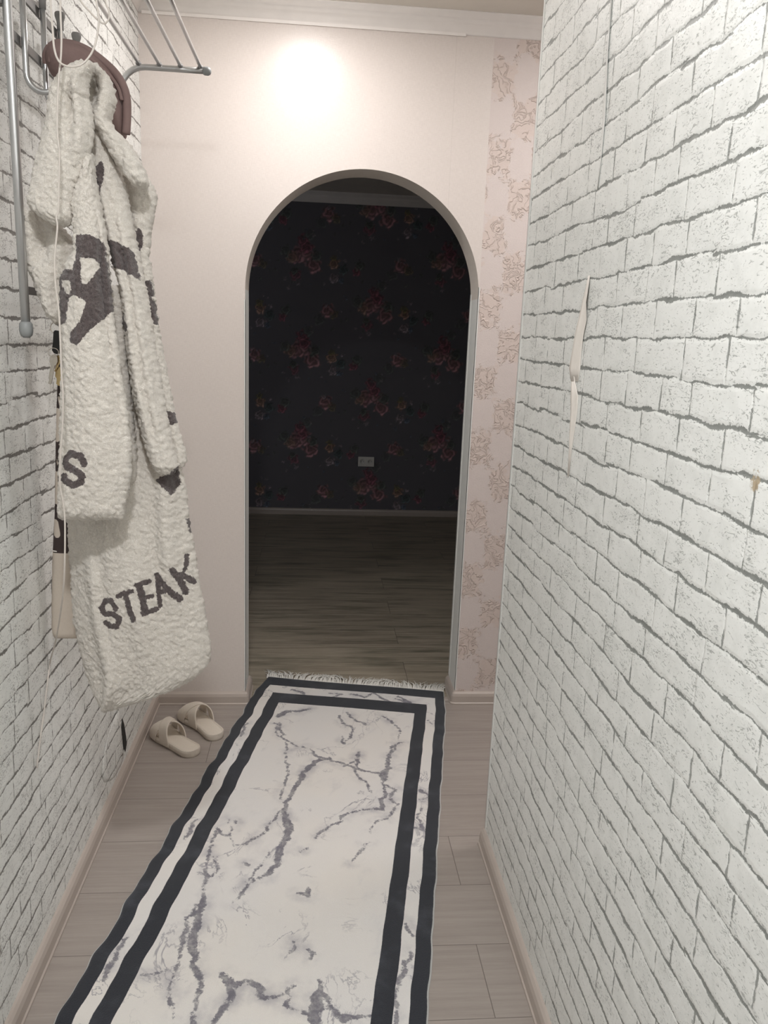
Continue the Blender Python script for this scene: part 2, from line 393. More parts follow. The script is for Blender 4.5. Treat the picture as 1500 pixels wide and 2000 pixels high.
# ------------------------------------------------------------------ dark floral wallpaper (vertex-coloured print)
def floral_wall():
    X0, X1, Z0, Z1, st = -1.15, 1.75, 0.0, 2.6, 0.007
    xs = np.arange(X0, X1+st, st); zs = np.arange(Z0, Z1+st, st); zs[-1] = Z1
    gx, gz = np.meshgrid(xs, zs)
    rng = np.random.default_rng(5)
    PXW, PZH = 1.172, 0.745          # repeat and drop of the print
    col = np.zeros(gx.shape+(3,)); col[:] = (0.145, 0.140, 0.158)
    def fbm(x, z, s, seed):
        r = np.random.default_rng(seed); v = 0
        for k in range(5):
            a = r.uniform(0, 2*PI, 4); f = s*(1.6**k)
            v = v + (np.sin(x*f*np.cos(a[0])+z*f*np.sin(a[0])+a[1])*np.sin(x*f*np.cos(a[2])-z*f*np.sin(a[2])+a[3]))/(1.35**k)
        return v
    wx = gx+0.006*fbm(gx, gz, 40, 1); wz = gz+0.006*fbm(gx, gz, 40, 2)
    # motif list inside one cluster: (dx, dz, radius, kind, strength)
    rose, dusk, ora, lil, leaf = (0.62, 0.33, 0.37), (0.42, 0.15, 0.21), (0.60, 0.38, 0.30), (0.55, 0.46, 0.52), (0.19, 0.225, 0.20)
    motif = [(0.00, 0.00, 0.075, rose, 1.0), (0.075, 0.02, 0.065, rose, .9), (-0.055, -0.015, 0.05, ora, .75), (0.055, 0.06, 0.055, dusk, 1.0), (0.03, 0.115, 0.05, dusk, .9),
             (0.125, -0.075, 0.068, rose, 1.1), (-0.02, -0.15, 0.05, dusk, .7), (0.0, -0.215, 0.022, lil, .6), (-0.03, -0.12, 0.035, leaf, .9), (0.14, 0.0, 0.05, leaf, .8), (-0.10, 0.03, 0.05, leaf, .7),
             (0.285, -0.055, 0.045, ora, 1.1), (0.28, -0.01, 0.03, (0.34, 0.30, 0.12), .7), (0.285, -0.165, 0.042, lil, 1.0), (0.345, -0.18, 0.026, (0.22, 0.28, 0.38), 1.0), (0.37, -0.03, 0.016, lil, .8), (0.325, -0.03, 0.014, ora, .6), (0.36, -0.10, 0.045, (0.13, 0.19, 0.20), .9),
             (0.465, -0.11, 0.04, dusk, .9), (0.49, -0.06, 0.045, leaf, .8), (0.565, -0.06, 0.06, rose, .0), (-0.345, -0.05, 0.062, rose, 1.0), (-0.29, -0.08, 0.04, (0.30, 0.25, 0.15), .7), (-0.36, -0.005, 0.018, lil, .6), (-0.41, -0.12, 0.05, leaf, .5), (0.09, 0.16, 0.05, leaf, .5)]
    def paint(cx, cz, r, c, s):
        nonlocal col
        sx = (gx > cx-2*r) & (gx < cx+2*r) & (gz > cz-2*r) & (gz < cz+2*r)
        if not sx.any(): return
        x = wx[sx]-cx; z = wz[sx]-cz
        d = np.hypot(x, z)/r; a = np.arctan2(z, x)
        edge = 1+0.14*np.sin(a*5+cx*40)+0.07*np.sin(a*11+cz*20)
        m = np.clip((edge-d)/0.30, 0, 1)
        spiral = 0.5+0.5*np.sin(d*13+a*2+1.2*np.sin(a*3+cx*9))
        low = 0.75+0.45*np.clip(-z/r, -1, 1)
        br = (0.28+0.95*spiral**1.5*np.clip(d*1.25, .15, 1))*low
        t = np.clip(m*s, 0, 1)[:, None]
        col[sx] = col[sx]*(1-t)+(np.array(c)[None]*br[:, None]*(1, 1.0, 1.0)+0.04)*t
    base = onY(583, 498, YB)   # one cluster centre in the photo
    for i in range(-3, 4):
        for j in range(-5, 5):
            cx = base.x+i*PXW/2; cz = base.z+(j+(0.5 if i % 2 else 0))*PZH
            for dx, dz, r, c, s in motif: paint(cx+dx, cz+dz, r, c, s)
            rr = np.random.default_rng(7)
            for k in range(26):
                paint(cx+rr.uniform(-.35, .4), cz+rr.uniform(-.25, .2), rr.uniform(.006, .016), (lil, leaf, (0.20, .26, .36))[k % 3], .5)
    n, m = gx.shape
    v = np.stack([gx.ravel(), np.full(gx.size, YB), gz.ravel()], 1)
    idx = np.arange(n*m).reshape(n, m)
    f = np.stack([idx[:-1, :-1].ravel(), idx[:-1, 1:].ravel(), idx[1:, 1:].ravel(), idx[1:, :-1].ravel()], 1).tolist()
    b = len(v)
    X0, X1 = xs[0], xs[-1]
    extra = [(-3.1, YB, 0), (X0, YB, 0), (X0, YB, Z1), (-3.1, YB, Z1), (X1, YB, 0), (3.3, YB, 0), (3.3, YB, Z1), (X1, YB, Z1),
             (-3.1, YB+.12, 0), (3.3, YB+.12, 0), (3.3, YB+.12, Z1), (-3.1, YB+.12, Z1)]
    v = np.concatenate([v, np.array(extra)])
    f += [[b, b+1, b+2, b+3], [b+4, b+5, b+6, b+7], [b+8, b+9, b+10, b+11], [b, b+8, b+11, b+3], [b+5, b+9, b+10, b+6], [b, b+8, b+9, b+5], [b+3, b+11, b+10, b+6]]
    ca = np.concatenate([col.reshape(-1, 3), np.tile((0.145, 0.140, 0.158), (12, 1))]); ca = np.concatenate([ca, np.ones((len(ca), 1))], 1)
    g = G('dark_floral_wallpaper', 0.75, 0.25); g.color(g.attr('print', True))
    o = from_arrays('wall_back', v, f, g.m, None, False, None, {'print': ca}); o['kind'] = 'structure'
floral_wall()

# double socket on the floral wall
a, b = onY(700, 891, YB), onY(730, 912, YB)
cx, cz = (a.x+b.x)/2, (a.z+b.z)/2
t = thing('wall_socket', 'white double power socket low on the dark floral wall', 'socket', (cx, YB-.001, cz))
bm = bmesh.new(); box(bm, cx-.068, cx+.068, YB-0.011, YB-0.0005, cz-.042, cz+.042); link('cover_plate', bm, MAT['plastic'], t, False, 0.003)
for s in (-1, 1):
    bm = bmesh.new(); lathe(bm, (cx+s*.033, YB-.0105, cz), (0, -1, 0), [(0, .024), (.003, .024), (.003, .020), (.0008, .019)], 24)
    so = link('outlet', bm, MAT['plastic'], t)
    for q in (-1, 1):
        bm = bmesh.new(); lathe(bm, (cx+s*.033+q*.0095, YB-.0112, cz), (0, -1, 0), [(0, .003), (.0008, .003)], 12); link('pin_hole', bm, MAT['hole'], so)

# ------------------------------------------------------------------ peeling wallpaper on the right wall, torn spot on the left wall
def strip(name, rows, mat, X, sgn):
    """rows: (px left, px right, py, lift at left, lift at right); a curled paper strip standing off the wall"""
    bm = bmesh.new(); prev = None
    for xl, xr, yy, la, lb in rows:
        A, B = onX(xl, yy, X), onX(xr, yy, X); ring = []
        for t in np.linspace(0, 1, 7):
            p = A.lerp(B, t); ring.append(bm.verts.new((X+sgn*(0.0006+la*(1-t)**2+lb*t**2), p.y, p.z)))
        if prev:
            for k in range(6): bm.faces.new((prev[k], prev[k+1], ring[k+1], ring[k]))
        prev = ring
    o = struct(name, bm, mat, True); s = o.modifiers.new('s', 'SOLIDIFY'); s.thickness = 0.0005; return o
strip('trim_11', [(1150, 1154, 538, 0, .001), (1146, 1154, 560, .001, .004), (1141, 1152, 590, .003, .007), (1136, 1149, 625, .006, .003), (1129, 1142, 655, .006, .002), (1122, 1136, 690, .005, .0), (1115, 1134, 720, .003, 0), (1117, 1130, 745, .001, 0)], MAT['paper'], XR, -1)
strip('trim_12', [(1117, 1123, 735, .0, .001), (1118, 1130, 775, .003, .0), (1118, 1128, 805, .003, 0), (1115, 1123, 840, .002, 0), (1113, 1118, 875, .001, 0), (1109, 1112, 930, 0, 0)], MAT['paper'], XR, -1)
strip('trim_13', [(1194, 1197, 0, .0, .0012), (1186, 1190, 100, .0, .0015), (1178, 1184, 230, 0, .0012), (1174, 1176, 310, 0, .0008), (1167, 1169, 370, 0, .0)], MAT['corner'], XR, -1)
# lifted wallpaper edge and a dark patch for the shade in its gap, low on the left wall
bm = bmesh.new(); prev = None
for px, py, wdt, lift in [(230, 1385, 10, .002), (231, 1402, 24, .004), (232, 1420, 34, .006), (234, 1440, 38, .006), (236, 1460, 34, .005), (238, 1478, 22, .004), (236, 1492, 10, .002)]:
    B = onX(px, py, XL); A = onX(px-wdt, py+wdt*.9, XL); A.z = B.z; ring = []
    for t in np.linspace(0, 1, 8):
        p = A.lerp(B, t); ring.append(bm.verts.new((XL+0.0008+lift*t**2, p.y, p.z)))
    if prev:
        for k in range(7): bm.faces.new((prev[k], prev[k+1], ring[k+1], ring[k]))
    prev = ring
o = struct('trim_14', bm, MAT['brick_l'], True); s = o.modifiers.new('s', 'SOLIDIFY'); s.thickness = 0.0006

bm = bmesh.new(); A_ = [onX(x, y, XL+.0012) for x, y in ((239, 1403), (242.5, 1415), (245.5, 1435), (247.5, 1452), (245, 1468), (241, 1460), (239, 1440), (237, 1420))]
bm.faces.new([bm.verts.new(p) for p in A_]); o = struct('trim_15', bm, plain('gap_shade_dark', (0.02, 0.018, 0.016), .9)); s_ = o.modifiers.new('s', 'SOLIDIFY'); s_.thickness = .0006  # flat dark sheet painting the shade beside the lifted flap

# ------------------------------------------------------------------ ceiling lamps and an added passage fill (above the frame) with their light
for i, (lx, ly, pw, lc, pb, ls) in enumerate(LAMP_SPECS):
    t = thing('ceiling_spot_or_fill', ['round white recessed ceiling spotlight close to the arch wall', 'round white recessed ceiling spotlight near the viewer', 'round white ceiling fixture added as fill light in the side passage'][i], 'ceiling light', (lx, ly, ZC), 'ceiling spotlights along the corridor')
    bm = bmesh.new(); lathe(bm, (lx, ly, ZC), (0, 0, -1), [(0, ls/2+.016), (.004, ls/2+.016), (.007, ls/2+.008), (.004, ls/2+.001), (.001, ls/2)], 32); link('rim', bm, MAT['lampw'], t)
    bm = bmesh.new(); lathe(bm, (lx, ly, ZC-.0012), (0, 0, -1), [(0, ls/2-.001), (.002, ls/2-.003), (.004, ls/2-.015)], 32); link('diffuser', bm, MAT['glow'], t)
    ld = bpy.data.lights.new('spot_glow', 'AREA'); ld.shape = 'DISK'; ld.size = ls; ld.energy = pw; ld.color = lc
    lo = bpy.data.objects.new('spot_glow', ld); COL.objects.link(lo); lo.location = (lx, ly, LAMP_Z); lo.parent = t; lo.matrix_parent_inverse = Matrix.Translation(t.location).inverted()
    ld = bpy.data.lights.new('bulb_glow', 'POINT'); ld.shadow_soft_size = ls*.35; ld.energy = pb; ld.color = lc
    lo = bpy.data.objects.new('bulb_glow', ld); COL.objects.link(lo); lo.location = (lx, ly, LAMP_Z-.05); lo.parent = t; lo.matrix_parent_inverse = Matrix.Translation(t.location).inverted()

ld = bpy.data.lights.new('dark_room_fill', 'AREA'); ld.shape = 'RECTANGLE'; ld.size = 1.4; ld.size_y = 1.3; ld.energy = ROOM_FILL; ld.color = (0.85, 0.9, 1.0)  # unseen fill light added to lift the floral wall
lo = bpy.data.objects.new('dark_room_fill', ld); COL.objects.link(lo); lo.location = (-2.3, 4.4, 1.7); lo.rotation_euler = Vector((0.80, 0.60, 0.05)).to_track_quat('-Z', 'Z').to_euler()

# ------------------------------------------------------------------ rug
C_far = (onZ(522, 1324)+onZ(866, 1346))/2
ang = math.atan(0.186); E = Vector((math.sin(ang), math.cos(ang), 0)); S = Vector((math.cos(ang), -math.sin(ang), 0))
RW, RL = 0.82, 2.55
def rug_uv(px, py):
    p = onZ(px, py, .008)-C_far; return p.dot(S), -p.dot(E)      # u across (right +), v from the far end toward the viewer
def seg_dist(P, pts, rads):
    """distance to a polyline minus local radius (P: n x 2)"""
    best = np.full(len(P), 9.0)
    pts = np.array(pts, float); rads = np.array(rads, float)
    for a, b, ra, rb in zip(pts, pts[1:], rads, rads[1:]):
        d = b-a; L = max((d@d), 1e-12)
        t = np.clip(((P-a)@d)/L, 0, 1)
        dist = np.hypot(P[:, 0]-a[0]-t*d[0], P[:, 1]-a[1]-t*d[1])-(ra+(rb-ra)*t)
        best = np.minimum(best, dist)
    return best
def poly_sd(P, poly):
    """signed distance, negative inside"""
    poly = np.array(poly, float); best = np.full(len(P), 1e9); ins = np.zeros(len(P), bool)
    for a, b in zip(poly, np.roll(poly, -1, 0)):
        d = b-a; t = np.clip(((P-a)@d)/max(d@d, 1e-12), 0, 1)
        best = np.minimum(best, np.hypot(P[:, 0]-a[0]-t*d[0], P[:, 1]-a[1]-t*d[1]))
        c = ((a[1] > P[:, 1]) != (b[1] > P[:, 1])) & (P[:, 0] < (b[0]-a[0])*(P[:, 1]-a[1])/(b[1]-a[1]+1e-12)+a[0])
        ins ^= c
    return np.where(ins, -best, best)
def rug():
    t = thing('runner_rug', 'long marble-print runner rug with double charcoal border on the corridor floor', 'rug', (C_far.x, C_far.y, 0))
    st = 0.0065
    us = np.linspace(-RW/2, RW/2, int(RW/st)+1); vs = np.linspace(0.018, RL, int(RL/st)+1)
    U, V = np.meshgrid(us, vs)
    wob = 0.6*0.004*np.sin(V*21+.4)+0.003*np.sin(V*37)+0.0015*np.sin(V*71)
    lat = np.where(U < 0, np.clip(-U/(RW/2), 0, 1)**2*wob, np.clip(U/(RW/2), 0, 1)**2*wob*0.4)
    ed = np.minimum(RW/2-np.abs(U), V-.018)
    hz = 0.0075*np.clip(ed/0.006, 0, 1)**.5 + 0.0018*np.sin(V*9+U*3)*np.sin(U*7+1) + 0.004*np.clip(-U/(RW/2), 0, 1)**3*(0.5+0.5*np.sin(V*21+1.9))
    hz = np.maximum(hz, 0.0015)
    lat = lat-U*0.045*np.clip(1-V/.22, 0, 1)**1.3
    X = C_far.x+(U+lat)*S.x-V*E.x; Y = C_far.y+(U+lat)*S.y-V*E.y
    P = np.stack([U.ravel(), V.ravel()], 1)
    K = lambda x, y: rug_uv(200+x/2.143, 1300+y/2.143)
    # veins traced on the photo: points (x, y, radius in mm)
    veins = [
        [(720, 240, 2), (745, 300, 2), (800, 330, 3), (860, 345, 3), (900, 380, 4), (950, 390, 6), (1000, 405, 5), (1060, 430, 6), (1120, 445, 4), (1170, 450, 6), (1200, 430, 9), (1205, 380, 5), (1225, 330, 4), (1265, 320, 2)],
        [(950, 385, 5), (890, 400, 9), (850, 440, 11), (815, 500, 10), (780, 560, 6), (765, 620, 9), (775, 660, 15), (770, 710, 12), (745, 760, 11), (730, 810, 9), (700, 870, 9), (640, 890, 3), (600, 930, 3), (570, 970, 2)],
        [(765, 320, 2), (775, 350, 3), (765, 400, 4), (778, 440, 3), (765, 500, 2), (745, 560, 1)],
        [(740, 610, 3), (710, 650, 3), (690, 690, 3), (640, 720, 3), (600, 745, 3), (550, 755, 2), (530, 640, 0)],
        [(700, 780, 2), (660, 840, 2), (620, 890, 2), (590, 950, 2), (545, 990, 1)],
        [(1165, 460, 4), (1175, 500, 5), (1190, 540, 5), (1165, 560, 4), (1170, 600, 8), (1120, 600, 3), (1060, 610, 2), (1000, 630, 3), (985, 660, 3), (940, 680, 3), (905, 700, 3), (890, 720, 2)],
        [(1190, 500, 4), (1230, 520, 5), (1205, 560, 4), (1240, 580, 3), (1190, 640, 3), (1150, 650, 2), (1120, 700, 1)],
        [(1100, 485, 2), (1115, 520, 2), (1130, 535, 1)], [(1120, 740, 3), (1070, 785, 3), (1040, 825, 2)], [(860, 760, 1), (825, 775, 2)],
        [(1010, 420, 5), (1060, 400, 3), (1075, 360, 3), (1060, 450, 4), (1090, 480, 2)],
        [(990, 210, 3), (1005, 240, 5), (1050, 260, 3), (1040, 300, 4), (1010, 325, 4), (1000, 290, 2)], [(1020, 195, 4), (1060, 225, 6), (1100, 245, 4)],
        [(735, 210, 14), (770, 190, 10), (830, 190, 9), (870, 180, 5)], [(740, 240, 5), (760, 290, 4), (735, 300, 2)],
        [(1170, 210, 2), (1210, 230, 3), (1245, 270, 2), (1240, 310, 2)], [(1215, 330, 3), (1195, 400, 4), (1190, 440, 9), (1170, 490, 4)],
        [(480, 680, 3), (520, 715, 2)], [(485, 690, 5), (455, 740, 3), (440, 800, 3), (435, 880, 3), (425, 950, 4), (420, 1000, 8), (400, 1060, 9), (380, 1130, 12), (370, 1170, 12), (395, 1210, 6), (380, 1250, 9), (410, 1300, 8), (400, 1370, 5), (390, 1440, 3), (380, 1500, 3)],
        [(460, 800, 2), (485, 850, 2), (450, 890, 2)], [(400, 1000, 3), (350, 1080, 3), (335, 1150, 5), (325, 1210, 3), (300, 1280, 2), (280, 1340, 2), (280, 1400, 3), (300, 1470, 2)],
        [(860, 930, 5), (865, 960, 8), (820, 950, 3)], [(860, 1190, 2), (885, 1205, 5), (870, 1230, 2)], [(800, 1160, 2), (805, 1190, 3), (775, 1205, 2)],
        [(500, 1290, 6), (520, 1320, 14), (560, 1340, 8), (600, 1320, 6), (640, 1330, 7), (665, 1355, 6), (660, 1385, 8), (700, 1390, 4), (750, 1380, 3), (800, 1340, 3), (760, 1420, 4), (810, 1440, 3), (860, 1455, 5)],
        [(530, 1330, 9), (545, 1380, 9), (505, 1440, 8), (470, 1490, 7)], [(905, 1310, 5), (915, 1360, 9), (900, 1420, 18), (880, 1470, 16), (890, 1530, 10), (870, 1600, 9)], [(930, 1380, 8), (965, 1440, 7), (1010, 1480, 10), (1080, 1465, 4), (1130, 1470, 3)],
        [(160, 1290, 2), (230, 1285, 2), (270, 1270, 1)], [(550, 640, 1), (560, 660, 2)], [(590, 825, 2), (610, 835, 3)],
        # strip between the borders
        [(790, 100, 8), (840, 110, 6), (850, 130, 4)], [(950, 115, 3), (1000, 120, 5), (960, 135, 4)], [(1040, 120, 6), (1100, 135, 5), (1140, 115, 4), (1175, 140, 6), (1200, 150, 4)], [(1240, 130, 7), (1290, 155, 8)],
        [(1230, 140, 4), (1310, 175, 2)], [(1365, 230, 6), (1380, 245, 3)], [(1330, 520, 6), (1370, 545, 4), (1330, 560, 3)], [(1320, 640, 2), (1345, 690, 5), (1310, 680, 4)], [(1345, 560, 3), (1320, 640, 2)],
        [(610, 240, 3), (575, 300, 4)], [(400, 640, 2), (355, 715, 6), (340, 730, 3)], [(95, 1140, 3), (60, 1230, 6), (20, 1270, 8), (5, 1320, 5)], [(1290, 1200, 4), (1260, 1250, 5), (1240, 1340, 5), (1225, 1420, 2)], [(1270, 1080, 3), (1300, 1130, 3)], [(1225, 1500, 3), (1240, 1420, 3)],
    ]
    d = np.full(len(P), 1.0)
    rr = np.random.default_rng(3)
    for vn in veins:
        pts = [K(x, y) for x, y, r in vn]; rad = [r*0.00078+0.0006 for x, y, r in vn]
        # subdivide with jitter so that the line wriggles
        p2, r2 = [pts[0]], [rad[0]]
        for (a, b, ra, rb) in zip(pts, pts[1:], rad, rad[1:]):
            L = math.hypot(b[0]-a[0], b[1]-a[1]); n = max(1, int(L/0.018))
            for k in range(1, n+1):
                f = k/n; j = 0.004 if k < n else 0
                p2.append((a[0]+(b[0]-a[0])*f+rr.normal()*j, a[1]+(b[1]-a[1])*f+rr.normal()*j)); r2.append(ra+(rb-ra)*f)
        d = np.minimum(d, seg_dist(P, p2, r2))
    u_, v_ = rug_uv(694.7, 1900)
    # part of the rug nearer than the frame: continue with made-up veins
    cur = [(rr.uniform(-.3, .3), 1.9) for _ in range(5)]
    for c0 in cur:
        pts = [c0]
        for k in range(14): pts.append((pts[-1][0]+rr.normal()*.03, pts[-1][1]+rr.uniform(.02, .06)))
        d = np.minimum(d, seg_dist(P, pts, [rr.uniform(.001, .008) for _ in pts]))
    n, m = U.shape
    idx = np.arange(n*m).reshape(n, m)
    f = np.stack([idx[:-1, :-1].ravel(), idx[1:, :-1].ravel(), idx[1:, 1:].ravel(), idx[:-1, 1:].ravel()], 1).tolist()
    vt = np.stack([X.ravel(), Y.ravel(), hz.ravel()], 1)
    g = G('marble_print_pile', 0.9, 0.2)
    Pp, x, y, z = g.pos()
    ru, rv, vd = g.attr('ru'), g.attr('rv'), g.attr('vein')
    uv = g.vec(ru, rv, 0.0)
    n1 = g.mul(g.sub(g.noise(uv, 60, 6, 0.75), .5), 0.034)
    n2 = g.mul(g.sub(g.noise(uv, 16, 4, 0.6), .5), 0.014)
    vv = g.add(vd, g.add(n1, n2))
    core = g.sub(1.0, g.ramp(vv, -0.0012, 0.0032))
    halo = g.mul(g.sub(1.0, g.ramp(vv, 0.0, 0.040)), g.ramp(g.noise(uv, 9, 4, .6), .42, .72))
    cloud = g.ramp(g.noise(g.vec(g.add(ru, g.mul(rv, .35)), g.mul(rv, .6), 3.0), 7, 5, .62, .5), .56, .78)
    wh = g.mix(g.ramp(g.noise(uv, 2.2, 3), .35, .65), (0.78, 0.76, 0.745), (0.81, 0.775, 0.735))
    wh = g.mix(g.mul(cloud, .42), wh, (0.50, 0.49, 0.53))
    wh = g.mix(g.mul(halo, .6), wh, (0.33, 0.32, 0.37))
    wh = g.mix(g.mul(core, g.ramp(g.noise(uv, 40, 4, .7), .3, .6, .55, .9)), wh, (0.14, 0.135, 0.17))
    wv = g.noise(g.vec(g.add(ru, 5.0), g.mul(rv, .8), 1.0), 4.5, 6, .62, .9)
    v2 = g.mul(g.sub(1.0, g.ramp(g.math('ABSOLUTE', g.sub(wv, .5)), 0.0, 0.013)), g.ramp(g.noise(uv, 3.1, 3, .6), .46, .60))
    wh = g.mix(g.mul(v2, .7), wh, (0.22, 0.21, 0.26))
    dk = g.mix(g.ramp(g.noise(uv, 9, 4, .6), .5, .75), (0.028, 0.031, 0.040), (0.060, 0.066, 0.080))
    edg = g.math('MINIMUM', g.sub(RW/2, g.math('ABSOLUTE', ru)), g.mul(g.sub(rv, 0.018), 0.54))
    edg = g.add(edg, g.mul(g.sub(g.noise(uv, 120, 2), .5), 0.0012))
    def band(a, b): return g.mul(g.ramp(edg, a-.0006, a+.0006), g.sub(1.0, g.ramp(edg, b-.0006, b+.0006)))
    c = g.mix(g.math('MAXIMUM', band(-.1, B1), band(B2, B3)), wh, dk)
    c = g.mix(g.sub(1.0, g.ramp(edg, 0.0034, 0.0046)), c, (0.55, 0.56, 0.55))
    g.color(c)
    g.bump(g.noise(Pp, 420, 3, .7), 0.6, 0.003)
    g.b.inputs['Sheen Weight'].default_value = 0.2
    from_arrays('pile', vt, f, g.m, t, True, {'ru': P[:, 0], 'rv': P[:, 1], 'vein': d})
    # backing so the rug has a real underside
    bm = bmesh.new()
    vs4 = [C_far+S*a-E*b for a, b in ((-RW/2+.025, .022), (RW/2-.025, .022), (RW/2-.003, RL-.003), (-RW/2+.003, RL-.003))]
    lo = [bm.verts.new((p.x, p.y, .0004)) for p in vs4]; hi = [bm.verts.new((p.x, p.y, .0014)) for p in vs4]
    bm.faces.new(lo[::-1]); bm.faces.new(hi)
    for k in range(4): bm.faces.new((lo[k], lo[(k+1) % 4], hi[(k+1) % 4], hi[k]))
    link('backing', bm, MAT['cable'], t, False)
    # fringe
    bm = bmesh.new(); R = random.Random(4)
    for k in range(230):
        u = -RW/2+0.018+(RW-.036)*k/229; p0 = C_far+S*u-E*.018+Vector((0, 0, .004))
        lean = 0.55*math.sin(u*23)+R.uniform(-.6, .6); L = R.uniform(.050, .088)
        pts = [p0-E*.004, p0+E*L*.35+S*lean*L*.12+Vector((0, 0, R.uniform(.003, .010))), p0+E*L*.7+S*lean*L*.4+Vector((0, 0, R.uniform(-.002, .008))), p0+E*L+S*lean*L*.8+Vector((0, 0, R.uniform(-.003, .003)))]
        tube(bm, spline(pts, 3), [.0021]*5+[.0019, .0016, .0013, .0010, .0007], 5)
    o = link('fringe', bm, plain('fringe_cotton', (0.80, 0.785, 0.745), .85), t); o['kind'] = 'stuff'; o['label'] = 'off-white cotton fringe'
pu = [rug_uv(x, 1813)[0] for x in (846.5, 816, 781, 743.6)]
B1, B2, B3 = 0.043, 0.080, 0.128
print('RUG bands', B1, B2, B3, pu, 'edge', rug_uv(522, 1324), rug_uv(866, 1346), rug_uv(105, 2000), rug_uv(835, 2000))
rug()

# ------------------------------------------------------------------ slippers
def slipper_mesh(mirror, loc, rot, label, group):
    """toe toward +y, heel toward -y, length 0.265"""
    t = thing('slide_slipper', label, 'slipper', loc, group); t.rotation_euler = (0, 0, rot)
    def half(y):   # half width along length parameter 0 heel .. 1 toe
        return float(np.interp(y, [0, .15, .4, .55, .7, .82, 1], [.036, .038, .036, .041, .047, .048, .046]))*math.sqrt(max(1-max(0, 1-y/.13)**2.3, .0004))*math.sqrt(max(1-max(0, (y-.80)/.20)**2.3, .0004))
    def cen(y): return (0.006*math.sin(y*PI)-0.008*y**3)*mirror
    def lift(y): return 0.010*max(0, (y-.72)/.28)**2
    L = .265
    bm = bmesh.new(); rings = []
    for y in np.concatenate([[0.0, .003, .01, .02, .035], np.linspace(.05, .95, 26), [.965, .98, .99, .997, 1]]):
        h = half(y); c = cen(y); z0 = lift(y); hh = .026 if y < .45 else .026-.004*min(1, (y-.45)/.3)
        prof = [(-1, .30), (-1.0, .55), (-1.03, .62), (-1, .72), (-.97, .95), (-.93, 1.0), (-.86, .98), (-.8, .86), (-.5, .80), (0, .78), (.5, .80), (.8, .86), (.86, .98), (.93, 1.0), (.97, .95), (1, .72), (1.03, .62), (1, .55), (1, .30), (.92, 0), (-.92, 0)]
        rings.append([bm.verts.new((c+a*h, (y-.5)*L, z0+b*hh)) for a, b in prof])
    for A, B in zip(rings, rings[1:]):
        for k in range(len(A)): bm.faces.new((A[k], A[(k+1) % len(A)], B[(k+1) % len(B)], B[k]))
    bm.faces.new(rings[0][::-1]); bm.faces.new(rings[-1])
    o = link('sole', bm, MAT['slip'], None); o.parent = t
    # insole with tiny nubs (bump)
    bm = bmesh.new(); prev = None
    for y in np.concatenate([[.018, .025, .04], np.linspace(.06, .94, 22), [.96, .972]]):
        h = half(y)*.84; c = cen(y); ring = [bm.verts.new((c+a*h, (y-.5)*L, lift(y)+.0208+.002*abs(a)**3)) for a in np.linspace(-1, 1, 9)]
        if prev:
            for k in range(8): bm.faces.new((prev[k], prev[k+1], ring[k+1], ring[k]))
        prev = ring
    o = link('insole', bm, MAT['slip2'], None); o.parent = t
    s = o.modifiers.new('s', 'SOLIDIFY'); s.thickness = .003; s.offset = -1
    # strap: two crossing bands arched over the foot
    def bandm(y0a, y1a, y0b, y1b, h0, off):
        bm = bmesh.new(); rows = []
        NA = 26
        for i in range(NA+1):
            q = i/NA; a = PI*q
            yl = y0a+(y0b-y0a)*q; yh = y1a+(y1b-y1a)*q
            ring = []
            for s_ in np.linspace(0, 1, 7):
                y = yl+(yh-yl)*s_
                hw = half(y)*1.03; c = cen(y)
                top = h0+off-0.016*max(0, (y-.55)/.3)
                bul = 1+.10*math.sin(a)
                xx = c-math.cos(a)*hw*(bul if True else 1)
                zz = lift(y)+.008+(top-.008)*math.sin(a)**.75
                ring.append((xx, (y-.5)*L, zz))
            rows.append(ring)
        vs = [[bm.verts.new(p) for p in r] for r in rows]
        for A, B in zip(vs, vs[1:]):
            for k in range(6): bm.faces.new((A[k], A[k+1], B[k+1], B[k]))
        o = link('strap', bm, MAT['slip'], None); o.parent = t
        s = o.modifiers.new('s', 'SOLIDIFY'); s.thickness = .0042; s.offset = 0
        b = o.modifiers.new('b', 'BEVEL'); b.width = .0012; b.segments = 2
    if mirror > 0:
        bandm(.40, .58, .70, .88, .084, .0); bandm(.70, .88, .40, .58, .084, .0045)
    else:
        bandm(.70, .88, .40, .58, .084, .0); bandm(.40, .58, .70, .88, .084, .0045)
    return t
pa, pb = onZ(303, 1412), onZ(385, 1478)
print('slipA', pa, pb)
slipper_mesh(-1, (-0.502, 2.745, 0.0005), math.radians(43), 'cream crossed-strap slipper, the nearer one, left of its mate', 'pair of cream slippers')
slipper_mesh(1, (-0.424, 2.872, 0.0005), math.radians(36), 'cream crossed-strap slipper standing nearer to the arch wall and rug', 'pair of cream slippers')

